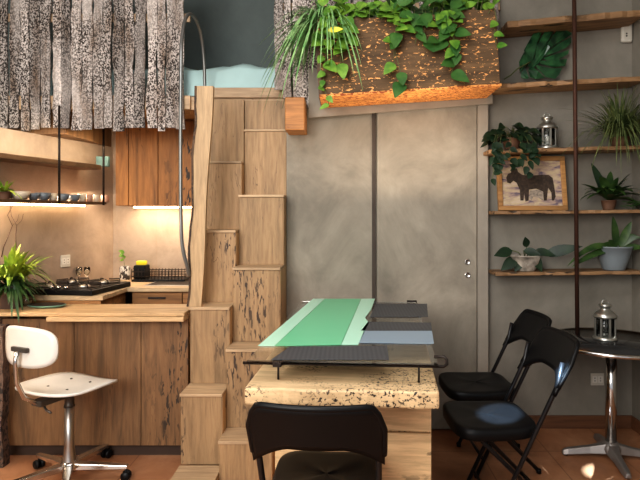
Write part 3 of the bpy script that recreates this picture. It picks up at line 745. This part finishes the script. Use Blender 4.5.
# ================================================================== FOLDING CHAIRS
def folding(label, loc, rz):
    t = thing('folding_chair', label, 'chair', loc, rz, 'black folding chairs around the table')
    wv = .195
    top, foot = (-.19, .70), (.135, .012)
    for sg in (-1, 1):
        x = sg*wv
        MB().tube([(x, foot[0], foot[1]), (x, top[0]+.02, top[1]-.05), (x, top[0], .745)], .0105, 10).build('leg', 'blackt', t)
        x2 = sg*(wv-.035)
        MB().tube([(x2, .20, .425), (x2, .175, .405), (x2, -.215, .012)], .0105, 10).build('leg', 'blackt', t)
    MB().tube([(-wv, foot[0]-.035, .095), (wv, foot[0]-.035, .095)], .008, 8).build('stretcher', 'blackt', t)
    MB().tube([(-wv+.035, -.135, .095), (wv-.035, -.135, .095)], .008, 8).build('stretcher', 'blackt', t)
    for sg in (-1, 1):
        for (x, y) in ((wv, .135), (wv-.035, -.215)):
            MB().lathe([(.013, 0), (.0135, .02), (.011, .024), (0, .024)], 12, (sg*x, y, 0)).build('rubber_foot', 'black', t)
    # seat: rounded slab with curled rim
    pts = []
    for i in range(40):
        a_ = 2*PI*i/40; c, s = math.cos(a_), math.sin(a_); pw_ = 2/4.5
        x = abs(c)**pw_*math.copysign(1, c); y = abs(s)**pw_*math.copysign(1, s)
        pts.append((x*.195*(1+.05*y), .085+y*.19))
    mb = MB(); n = len(pts); vs = []; fs = []
    cy = .085
    rings = [(.02, .446), (.4, .447), (.80, .450), (.93, .451), (.985, .446), (1.01, .434), (1.01, .405), (.98, .400), (.94, .424), (.5, .43)]
    for k, z in rings:
        vs += [(x*k, cy+(y-cy)*k, z+.012*((y-cy)/.19)**2*(.6 if y > cy else .9)-.006*(1-abs(x)/.2)) for x, y in pts]
    for r_ in range(len(rings)-1):
        for i in range(n): fs.append((r_*n+i, r_*n+(i+1) % n, (r_+1)*n+(i+1) % n, (r_+1)*n+i))
    fs.append(list(range(n))); fs.append([(len(rings)-1)*n+i for i in range(n)][::-1])
    mb.add(vs, fs, True); mb.build('seat', 'black', t)
    # backrest: curved band, rounded top corners, arched lower edge
    nu, nv = 24, 8; vs = []; fs = []
    W2 = .212
    for j in range(nv+1):
        v = j/nv
        for i in range(nu+1):
            u = -1+2*i/nu
            e = abs(u)
            zt = .825-.085*max(0, (e-.76)/.24)**2.4
            zb2 = .672-.07*max(0, (e-.40)/.6)**1.5
            zt -= 0; z = zb2+(zt-zb2)*v
            y = -.195+(-.045)*(1-e*e)-.02*(v-.5)
            x = u*W2
            vs.append((x, y+(z-.70)*(-.42), z))
    fs = [(j*(nu+1)+i, j*(nu+1)+i+1, (j+1)*(nu+1)+i+1, (j+1)*(nu+1)+i) for j in range(nv) for i in range(nu)]
    MB().add(vs, fs, True).build('backrest', 'black', t, solid=.018)
    rim = [Vector(vs[nv*(nu+1)+i]) for i in range(nu+1)]
    rim = [Vector(vs[j*(nu+1)]) for j in range(2, nv)]+rim+[Vector(vs[j*(nu+1)+nu]) for j in range(nv-1, 1, -1)]
    MB().tube(rim, .0105, 8).build('back_rim', 'black', t)
    return t
folding('black folding chair seen from behind, in front of the table nearest the camera', (-.075, 1.90, 0), R(-4))
folding('black folding chair right of the table with blue daylight on its back and seat', (.765, 2.58, 0), R(93))
folding('black folding chair right of the table, farther of the two, near the sliding door', (.83, 3.08, 0), R(92))

# ================================================================== ROUND BISTRO TABLE
BC = Vector((X(611, 3.12), 3.12, 0))
t = thing('round_table', 'round smoked glass bistro table on a chrome pedestal in the right corner', 'table', BC)
zt = .675
MB().lathe([(.0, zt-.012), (.345, zt-.012), (.345, zt), (0, zt)], 48).build('tabletop', 'dglass', t)
MB().tube([(.35*math.cos(2*PI*q/48), .35*math.sin(2*PI*q/48), zt-.008) for q in range(48)], .012, 8, True).build('rim', 'chrome', t)
MB().lathe([(.10, zt-.02), (.10, zt-.0125), (0, zt-.0125)], 24).build('top_plate', 'alu', t)
MB().lathe([(.031, .09), (.031, zt-.02), (0, zt-.0199)], 28).build('column', 'chrome', t)
MB().lathe([(.055, .03), (.055, .06), (.036, .095), (0, .096)], 24).build('hub', 'alu', t)
for q in range(4):
    a_ = R(-98+90*q); d = Vector((math.cos(a_), math.sin(a_), 0)); s = Vector((-d.y, d.x, 0)); vs = []
    secs = ((.03, .040, .03, .085), (.12, .028, .022, .062), (.24, .024, .008, .042), (.27, .018, .004, .03))
    for (r_, w, zb_, z2) in secs:
        vs += [d*r_-s*w+Vector((0, 0, zb_)), d*r_+s*w+Vector((0, 0, zb_)), d*r_+s*w*.6+Vector((0, 0, z2)), d*r_-s*w*.6+Vector((0, 0, z2))]
    fs = [(0, 3, 2, 1), (12, 13, 14, 15)]
    for k in range(3):
        for e in range(4): fs.append((4*k+e, 4*k+(e+1) % 4, 4*k+4+(e+1) % 4, 4*k+4+e))
    lg = MB().add(vs, fs).build('foot', 'alu', t, bevel=.006)
    e = d*.25; MB().lathe([(.014, 0), (.014, .008), (0, .0081)], 12, (e.x, e.y, 0)).build('glide', 'black', lg)

# lanterns
def lantern(label, loc, s=1.0):
    t = thing('lantern', label, 'lantern', loc, 0, 'silver lanterns')
    S = lambda pr: [(r*s, z*s) for r, z in pr]
    MB().lathe(S([(.068, 0), (.07, .006), (.064, .016), (.058, .02), (0, .021)]), 8).build('base', 'mesh', t)
    fr_ = MB()
    for q in range(8):
        a_ = 2*PI*q/8; fr_.box(-.006*s, .006*s, -.003*s, .003*s, .02*s, .125*s, Matrix.Translation((.056*s*math.cos(a_), .056*s*math.sin(a_), 0)) @ Matrix.Rotation(a_+PI/2, 4, 'Z'))
    fr_.build('frame', 'mesh', t)
    MB().lathe(S([(.050, .022), (.050, .122), (.048, .122), (.048, .024), (0, .024)]), 16).build('glass', 'glass', t)
    MB().lathe(S([(.02, .022), (.02, .075), (.003, .076), (.002, .085), (0, .085)]), 14).build('candle', 'white', t)
    MB().lathe(S([(.064, .125), (.066, .135), (.050, .155), (.028, .168), (.024, .18), (.034, .188), (.034, .2), (.012, .208), (0, .209)]), 16).build('cap', 'mesh', t)
    MB().tube([(.02*s*math.cos(a_), 0, .205*s+.02*s*math.sin(a_)) for a_ in [PI*2*q/14 for q in range(14)]], .0028*s, 6, True).build('ring', 'mesh', t)
    return t
lantern('silver glass lantern standing on the round bistro table', (BC.x-.02, BC.y+.03, .6755), 1.02)

# ================================================================== PLANT SHELVES
YF = D-.20
def shelf(pa, pb, x0, x1, label, seed, thick=.026, dep=.20):
    """front edge seen from (x0,pa) to (x1,pb)"""
    xa_, xb_ = X(x0, D-dep), X(x1, D-dep); za, zb_ = Z(pa, D-dep), Z(pb, D-dep)
    xb_ = min(xb_, WR-.004)
    ang = math.atan2(zb_-za, xb_-xa_)
    n = 24; w = wob(0, (xb_-xa_), n, .012, seed)
    poly = [(x, -dep+d) for x, d in w]+[(xb_-xa_, -.003), (0, -.003)]
    o = MB().prism(poly, -thick, 0).build('wall_shelf', 'shelf', bevel=.004)
    o.location = (xa_, D, za); o.rotation_euler = (0, -ang, 0)
    return tag(o, label, 'shelf', 'live-edge plant shelves')
shelf(21, 9, 507, 645, 'thick live-edge shelf on the back wall, topmost of the plant shelves', 61, .04, .22)
shelf(83.5, 76, 495, 645, 'live-edge shelf on the back wall under the big split leaf', 62, .03, .20)
shelf(149.5, 145, 489, 645, 'live-edge shelf carrying the trailing plant and a silver lantern', 63, .024, .20)
shelf(211, 209.5, 495, 645, 'live-edge shelf carrying the framed donkey picture', 64, .022, .20)
shelf(272.5, 271, 496, 645, 'live-edge shelf carrying two potted plants, lowest of the plant shelves', 65, .022, .20)
def sz(kind, px_):   # shelf top z at given px near the wall
    pa, pb, x0, x1, dep = {1: (21, 9, 507, 645, .22), 2: (83.5, 76, 495, 645, .2), 3: (149.5, 145, 489, 645, .2), 4: (211, 209.5, 495, 645, .2), 5: (272.5, 271, 496, 645, .2)}[kind]
    za, zb_ = Z(pa, D-dep), Z(pb, D-dep); xa_, xb_ = X(x0, D-dep), min(X(x1, D-dep), WR-.004)
    x = X(px_, D-dep/2); return za+(zb_-za)*(x-xa_)/(xb_-xa_)+.0008
ps = D-.222
tag(MB().tube([(X(572.5, ps), ps-.012, 3.3), (X(576.5, ps), ps-.012, Z(336, ps))], .0125, 10).build('shelf_pole', 'iron'), 'rusty brown iron pole running down in front of the plant shelves', 'pole')

# wall device
p = at(629.5, 32, D); t = thing('wall_sensor', 'small rounded white device with dark dots high on the wall at the right', 'sensor', p)
t.location = (min(p.x, WR-.045), D, p.z)
bd = MB().box(-.037, .037, -.03, -.001, -.075, .075).build('housing', 'plate_w', t, bevel=.014)
for dx, dz in ((-.006, -.02), (-.006, -.035)):
    MB().lathe([(.006, 0), (.005, .003), (0, .003)], 10, mtx=Matrix.Translation((dx, -.0301, dz)) @ Matrix.Rotation(R(90), 4, 'X')).build('button', 'bolt', bd)

# monstera leaf leaning on the wall
t = thing('split_leaf', 'large dark green split monstera leaf leaning against the back wall on a shelf', 'leaf', (X(505, D-.1), D-.1, sz(2, 520)+.003))
q0 = at(517, 69, D-.09); tip = at(566, 36, D-.04)
MB().tube([at(504, 80, D-.12)+Vector((0, 0, .004)), at(511, 75, D-.1), q0, at(530, 62, D-.085)], .0045, 6).build('stalk', 'stem', t, world=True)
mb = MB()
def leafpoly(pts):
    w = [at(x, y, D-.06+.012*math.sin(x*.5)-.03*(y-28)/50) for x, y in pts]
    mb.add(w, [list(range(len(w)))], False)
c = (531, 62)
# lobes as separated fingers meeting at the midrib
lobes = [((520, 73), (519, 62), (524, 52), (529, 62)), ((527, 64), (524, 50), (533, 34), (540, 31), (542, 32), (537, 44), (533, 60)),
         ((534, 60), (537, 45), (545, 31), (552, 28), (556, 29), (549, 39), (540, 53)), ((541, 52), (551, 38), (558, 29), (567, 30), (572, 34), (566, 38), (556, 44), (545, 52)),
         ((546, 52), (558, 44), (571, 37), (571, 43), (566, 48), (554, 53), (545, 56)), ((543, 58), (556, 54), (569, 50), (568, 54), (558, 60), (546, 60)),
         ((540, 61), (553, 60), (567, 59), (565, 66), (554, 67), (540, 64)), ((536, 65), (550, 68), (562, 68), (559, 75), (555, 79), (546, 77), (537, 68)),
         ((531, 66), (538, 71), (545, 78), (536, 79), (530, 77), (528, 70)), ((525, 68), (529, 78), (527, 79), (521, 78), (521, 73)),
         ((527, 66), (533, 60), (541, 51), (548, 45), (550, 47), (544, 56), (538, 64), (532, 69))]
for l in lobes: leafpoly(l)
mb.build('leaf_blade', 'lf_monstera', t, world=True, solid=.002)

# trailing plant on shelf 3
p = Vector((X(511, D-.1), D-.11, sz(3, 511)))
t = thing('trailing_plant', 'dark green heart-leaved plant trailing off the shelf above the donkey picture', 'plant', p)
pot(t, 'tpot', .055, .075)
rd = random.Random(31); lf = MB(); st = MB()
for i in range(46):
    a_ = rd.uniform(0, 2*PI); rr_ = rd.uniform(.02, .14); zz = .06+rd.uniform(.02, .15)*(1-rr_/.2)
    b = Vector((math.cos(a_)*rr_*1.15, math.sin(a_)*rr_*.6, zz)); st.tube([(0, 0, .07), b*.6+Vector((0, 0, .05)), b], .0018, 4)
    lf.leaf(b, (math.cos(a_), math.sin(a_)*.6-.2, rd.uniform(-.5, .3)), (rd.uniform(-.3, .3), -1, .8), rd.uniform(.05, .075), rd.uniform(.045, .06), .3)
for (x_, l) in ((-.15, .22), (-.11, .13), (-.04, .16), (.02, .12), (.07, .18), (.11, .09), (-.135, .17)):
    y_ = -.105-rd.uniform(.01, .03); pts = [Vector((x_*.4, -.03, .08)), Vector((x_*.8, -.08, .09)), Vector((x_, y_, .03))]
    k = 5
    for i in range(1, k+1): pts.append(Vector((x_+rd.uniform(-.012, .012), y_-.004, .03-l*i/k)))
    st.tube(pts, .0018, 4)
    for q in pts[2:]:
        lf.leaf(q, (rd.uniform(-1, 1), -.35, rd.uniform(-1.2, 0)), (0, -1, .4), rd.uniform(.04, .06), rd.uniform(.034, .048), .15)
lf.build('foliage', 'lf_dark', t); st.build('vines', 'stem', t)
lantern('small silver glass lantern on the shelf above the donkey picture', (X(547, D-.11), D-.11, sz(3, 547)), 1.02)

# spider-like grassy plant shelf 3 right
p = Vector((X(618, D-.1), D-.12, sz(3, 618)))
t = thing('grassy_plant', 'arching grass-like plant in a dark pot on the shelf right of the iron pole', 'plant', p)
pot(t, 'tpot', .06, .06)
blades(41, 300, (.34, .62), (.008, .013), .05, (30, 88), (.35, 1.1), 'blade', az=(165, 345), r0=.02).build('foliage', 'lf_grass', t)

# picture
xw_ = (X(564, D-.06)-X(496, D-.06)); zh = Z(158, D-.08)-Z(211, D-.05)
p = Vector((X(530, D-.06), D-.115, sz(4, 530)))
t = thing('framed_picture', 'pine framed painting of a dark donkey leaning on the shelf', 'picture', p)
tilt = Matrix.Rotation(R(-9), 4, 'X')
w2 = xw_/2; h_ = .355; fw = .030
for nm, (x0_, x1_, z0_, z1_) in (('a', (-w2, w2, 0, fw)), ('b', (-w2, w2, h_-fw, h_)), ('c', (-w2, -w2+fw, fw, h_-fw)), ('d', (w2-fw, w2, fw, h_-fw))):
    MB().box(x0_, x1_, -.012, .012, z0_, z1_, tilt).build('frame_side', 'pic_frame', t, bevel=.003)
mm, nt, bb = mat('painting'); nn = noise(nt, setup(nt, 3, 3, 9), 3, 5, .6, .5)
rr = ramp(nt, nn.outputs[0], [(.35, (.10, .08, .12)), (.45, (.36, .26, .22)), (.55, (.48, .38, .24)), (.68, (.55, .44, .38))]); nt.links.new(rr.outputs[0], bb.inputs['Base Color']); M['painting'] = mm
cv = MB().box(-w2+fw-.002, w2-fw+.002, -.002, .004, fw-.002, h_-fw+.002, tilt).build('canvas', 'painting', t)
M['donkey'] = plain('donkey_paint', (.045, .028, .018), .7, var=.5, sc=60)
M['donkey_l'] = plain('donkey_belly', (.30, .25, .20), .7, var=.4, sc=60)
def pp_(px_, py_): return ((px_-530)*xw_/68, (213-py_)*h_/55)
dk = [(505, 180), (507, 176), (510, 175), (511, 170), (513, 167), (514, 172), (516, 170), (517, 174), (521, 177), (528, 178), (540, 177), (547, 177), (551, 180), (552, 188), (553, 199), (551, 203), (549, 203), (549, 195), (546, 190), (545, 196), (544, 203), (541, 203), (541, 194), (534, 191), (527, 192), (526, 203), (523, 204), (522, 195), (521, 203), (518, 203), (518, 192), (515, 185), (512, 183), (509, 186), (506, 185)]
MB().prism([pp_(*q) for q in dk][::-1], -.0045, -.0025, 'XZ', tilt).build('donkey', 'donkey', cv)
fo = [(528, 193), (538, 192), (541, 196), (540, 203), (536, 200), (531, 199), (529, 203), (527, 200)]
MB().prism([pp_(*q) for q in fo][::-1], -.0045, -.0027, 'XZ', tilt).build('foal', 'donkey_l', cv)

# plant shelf 4 right
p = Vector((X(608, D-.1), D-.11, sz(4, 608)))
t = thing('potted_plant', 'plant with one dark curled leaf and lime green lower leaves, right of the donkey picture', 'plant', p)
pot(t, 'tpot', .045, .06)
blades(51, 34, (.18, .30), (.045, .065), .06, (15, 75), (.2, .7), 'lance', az=(170, 370)).build('foliage', 'lf_mid', t)
mb = MB(); mb.leaf((-.01, 0, .07), (-.55, -.2, 1), (0, -1, .3), .26, .06, .0, .3, 'lance'); mb.leaf((0, -.01, .1), (.3, -.6, .8), (0, -1, .3), .14, .06, .5, .3, 'lance'); mb.leaf((0, -.01, .1), (-.5, -.5, .6), (0, -1, .3), .14, .05, .5, .3, 'lance')
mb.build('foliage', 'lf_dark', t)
mb = MB()
rd = random.Random(4)
for i in range(16): mb.leaf((.03+.01*i, -.06-rd.random()*.05, .02+rd.uniform(0, .03)), (1, rd.uniform(-.5, .2), rd.uniform(-.1, .25)), (0, -.4, 1), rd.uniform(.06, .1), .018, .3, .2, 'lance')
mb.build('foliage', 'lf_pothos_d', t)

# plants shelf 5
p = Vector((X(524, D-.1), D-.11, sz(5, 524)))
t = thing('potted_plant', 'plant with broad dark leaves in a crumpled white pot on the lowest shelf', 'plant', p)
pot(t, 'wpot', .105, .10, .62, n=14, wobv=.08)
mb = MB(); st = MB()
for (dx, dz, L_, W_, ddx, ddz) in ((-.09, .13, .13, .07, -1, -.15), (-.06, .08, .13, .075, -1, -.55), (.0, .15, .08, .05, -.2, .9), (.03, .12, .13, .07, .45, -.9), (-.03, .09, .10, .07, -.5, -.8), (.05, .13, .13, .055, 1, -.15), (.11, .10, .24, .075, 1, .38), (-.02, .13, .11, .06, .6, -.1)):
    b = Vector((dx, -.04, dz)); st.tube([(0, 0, .06), (dx*.5, -.02, dz*.9), b], .003, 5)
    mb.leaf(b, (ddx, -.25, ddz), (.0, -1, .5), L_, W_, .1, .15, 'oval')
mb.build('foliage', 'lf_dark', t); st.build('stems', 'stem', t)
p = Vector((X(613, D-.1), D-.11, sz(5, 613)))
t = thing('potted_plant', 'strappy orchid-like plant in a smooth light grey pot on the lowest shelf', 'plant', p)
pot(t, 'gpot', .108, .15, .62)
mb = MB()
for (dx, dz, L_, W_, ddx, ddz, dr) in ((-.02, .15, .34, .05, -1, .35, .65), (-.01, .14, .30, .045, -1, -.05, .3), (.0, .15, .22, .055, -.2, 1, .05), (.02, .15, .20, .05, .3, 1, .1), (.03, .15, .34, .06, .5, 1, .85), (.0, .15, .13, .05, -.7, .35, .3), (.04, .14, .14, .05, .7, .3, .3), (-.02, .14, .12, .05, -.3, .8, .4)):
    mb.leaf((dx, -.03, dz-.01), (ddx, -.2, ddz), (.0, -.8, .7), L_, W_, dr, .25, 'lance', 10)
mb.build('foliage', 'lf_mid', t)
# dark framed panel on right wall
t = thing('wall_frame', 'dark framed white panel hanging on the right wall beside the shelves', 'frame', (WR, 3.15, Z(175, 3.15)))
za, zb_ = Z(198, 3.25), Z(157, 3.25); y0_, y1_ = 2.9, 3.32
MB().box(WR-.02, WR-.002, y0_, y1_, za, zb_).build('panel', 'plate_w', t, world=True)
mb = MB()
for b4 in ((y0_-.02, y1_+.02, zb_, zb_+.02), (y0_-.02, y1_+.02, za-.02, za), (y1_, y1_+.02, za, zb_), (y0_-.02, y0_, za, zb_)):
    mb.box(WR-.03, WR-.001, *b4)
mb.build('frame', 'iron_k', t, world=True)

# ================================================================== HANGING PLANTER
pa = at(322, 95, 3.12); pb = at(500, 84, 3.12)
ang = math.atan2(pb.z-pa.z, pb.x-pa.x); yaw = R(0)
t = thing('hanging_planter', 'long rough bark planter box with light painted orange on its underside hanging above the doors', 'planter', pa)
t.rotation_euler = (0, -ang, yaw)
Lp = (pb-pa).length; hp = .435; dp = .34
n = 26; w = wob(0, Lp, n, .01, 9)
w2_ = wob(0, Lp, n, .012, 19)
MB().prism([(x, hp+d) for x, d in w2_][::-1]+[(x, .004+d*.3) for x, d in w], -.0, .035, 'XZ').build('front_board', 'planter_f', t)
MB().box(0, Lp, dp-.03, dp, .004, hp).build('back_board', 'planter', t)
MB().box(-.02, .012, .0355, dp, .0, hp).build('end_board', 'planter', t); MB().box(Lp-.012, Lp+.012, .0355, dp, .0, hp).build('end_board', 'planter', t)
MB().box(-.015, Lp+.01, .002, dp, -.008, .0035).build('bottom_board', 'planter_u', t)
MB().box(.012, Lp-.012, .036, dp-.03, hp-.08, hp-.05).build('soil', 'soil', t)
for x in (.12, Lp-.12):
    MB().tube([(x, dp/2, .0), (x, dp/2, 1.2)], .006, 8).build('hanger', 'iron_k', t)
# planting in it
PL = t
def inp(x, y, z): return wm(PL) @ Vector((x, y, z))
p = inp(.04, .15, hp-.05)
t = thing('spider_plant', 'spider plant with long pale arching leaves spilling from the left end of the planter', 'plant', p)
blades(71, 190, (.30, .52), (.012, .022), .04, (20, 85), (.7, 1.5), 'blade', az=(120, 300), r0=.03, nseg=10).build('foliage', 'lf_spider', t)
rd = random.Random(77)
def pothos(name, label, x0, x1, nvine, seed, m1, big=1.0, nl=30, lenr=(.05, .45)):
    rd = random.Random(seed); p = inp((x0+x1)/2, .10, hp-.05); t = thing(name, label, 'plant', p)
    lf = MB(); st = MB(); c = (x0+x1)/2
    for i in range(nl):
        x = rd.uniform(x0, x1)-c; y = rd.uniform(-.135, .12); z = .05+rd.uniform(-.01, .10)
        st.tube([(x*.8, y*.5, 0), (x, y, z)], .002, 4)
        lf.leaf((x, y, z), (rd.uniform(-1, 1), rd.uniform(-1, .2), rd.uniform(-.2, .9)), (rd.uniform(-.4, .4), -1, .8), rd.uniform(.06, .10)*big, rd.uniform(.045, .075)*big, .4)
    for i in range(nvine):
        x = rd.uniform(x0, x1)-c; l = rd.uniform(*lenr); k = max(3, int(l/.055))
        pts = [Vector((x, 0, .03)), Vector((x, -.08, .085)), Vector((x, -.125, .04))]
        xx = x
        for j in range(1, k+1):
            xx += rd.uniform(-.02, .02); pts.append(Vector((xx, -.128-rd.uniform(0, .012), .04-l*j/k)))
        st.tube(pts, .0022, 5)
        for j, q in enumerate(pts[2:]):
            if rd.random() < .8:
                s_ = big*rd.uniform(.8, 1.15)*(1.0 if j < len(pts)-3 else 1.1)
                lf.leaf(q, (rd.uniform(-1, 1), -.4, rd.uniform(-1.0, .1)), (0, -1, .5), .065*s_, .052*s_, .2)
    lf.build('foliage', m1, t); st.build('vines', 'stem', t); return t
pothos('pothos', 'bright green pothos spilling over the left half of the planter', .0, .50, 9, 81, 'lf_pothos', 1.25, 100, (.05, .30))
pothos('pothos', 'darker pothos with long vines hanging at the middle of the planter', .42, .80, 6, 83, 'lf_pothos_d', 1.35, 50, (.15, .46))
pothos('pothos', 'leafy pothos at the right end of the planter', .70, 1.02, 4, 86, 'lf_pothos', 1.05, 60, (.04, .25))
t = thing('creeping_vine', 'small vine with a yellow leaf hanging at the left corner of the planter', 'plant', inp(.03, -.01, hp-.03))
lf = MB(); st = MB(); rd = random.Random(9); pts = []
for j in range(12):
    pts.append(Vector((-.02+.012*math.sin(j*1.3)+.004*j, -.018, .04-.046*j)))
st.tube(pts, .002, 5)
for q in pts[1:]: lf.leaf(q, (rd.uniform(-1, 1), -.4, rd.uniform(-.8, .2)), (0, -1, .4), rd.uniform(.04, .065), rd.uniform(.03, .05), .2)
lf.build('foliage', 'lf_pothos', t); st.build('stem', 'stem', t)
MB().leaf((.03, -.13, -.08), (1, -.1, .05), (0, -1, .2), .09, .035, .0, .1, 'oval').build('yellow_leaf', 'lf_yellow', t)

# ================================================================== LIGHT
def area(name, loc, rot, sx, sy, e, c, spread=None):
    l = bpy.data.lights.new(name, 'AREA'); l.shape = 'RECTANGLE'; l.size = sx; l.size_y = sy; l.energy = e; l.color = c
    o = bpy.data.objects.new(name, l); col.objects.link(o); o.location = loc; o.rotation_euler = rot; return o
area('daylight_window', (-1.6, -1.2, 2.3), (R(72), 0, R(-22)), 2.2, 1.8, 150, (1.0, .95, .88))
area('skylight', (-.5, 1.4, 3.3), (R(8), 0, 0), 2.2, 1.8, 75, (.95, .97, 1.0))
P0 = lw(1.2, .10, 1.455)
area('kitchen_led_left', P0, (0, R(8), math.atan2(LU.y, LU.x)), 1.9, .05, 17, (1, .79, .58))
area('kitchen_led_back', (-1.3, 4.18, 1.452), (R(0), 0, 0), .75, .05, 7, (1, .78, .56))
P0 = lw(.85, .24, 1.90)
area('upper_wall_fill', P0, (R(-55), 0, math.atan2(LU.y, LU.x)), 1.3, .05, 4.5, (1, .80, .55))  # added light without a fixture, brightens the wall above the upper shelf
area('planter_up_fill', (.38, 3.1, 1.55), (R(170), 0, 0), .9, .2, 5, (1, .8, .6))  # unseen light added below, pointing up to brighten the planter underside
for nm, tgt, sz_, en in (('chair_spot_back', (.95, 2.425, .69), 2.1, 8000), ('chair_spot_seat', (.74, 2.58, .45), 4.0, 5000)):  # unseen narrow spots added to throw blue daylight patches on the chair
    sp = bpy.data.lights.new(nm, 'SPOT'); sp.energy = en; sp.color = (.50, .74, 1.0); sp.spot_size = R(sz_); sp.spot_blend = .1; sp.shadow_soft_size = .02
    so = bpy.data.objects.new(nm, sp); col.objects.link(so); so.location = (-.3, .9, 2.7)
    so.rotation_euler = (Vector(tgt)-so.location).to_track_quat('-Z', 'Y').to_euler()
w = bpy.data.worlds.new('world'); bpy.context.scene.world = w; w.use_nodes = True
w.node_tree.nodes['Background'].inputs[0].default_value = (.80, .88, 1, 1); w.node_tree.nodes['Background'].inputs[1].default_value = .62
sc = bpy.context.scene
sc.view_settings.view_transform = 'Standard'; sc.view_settings.look = 'Medium High Contrast'; sc.view_settings.exposure = 0
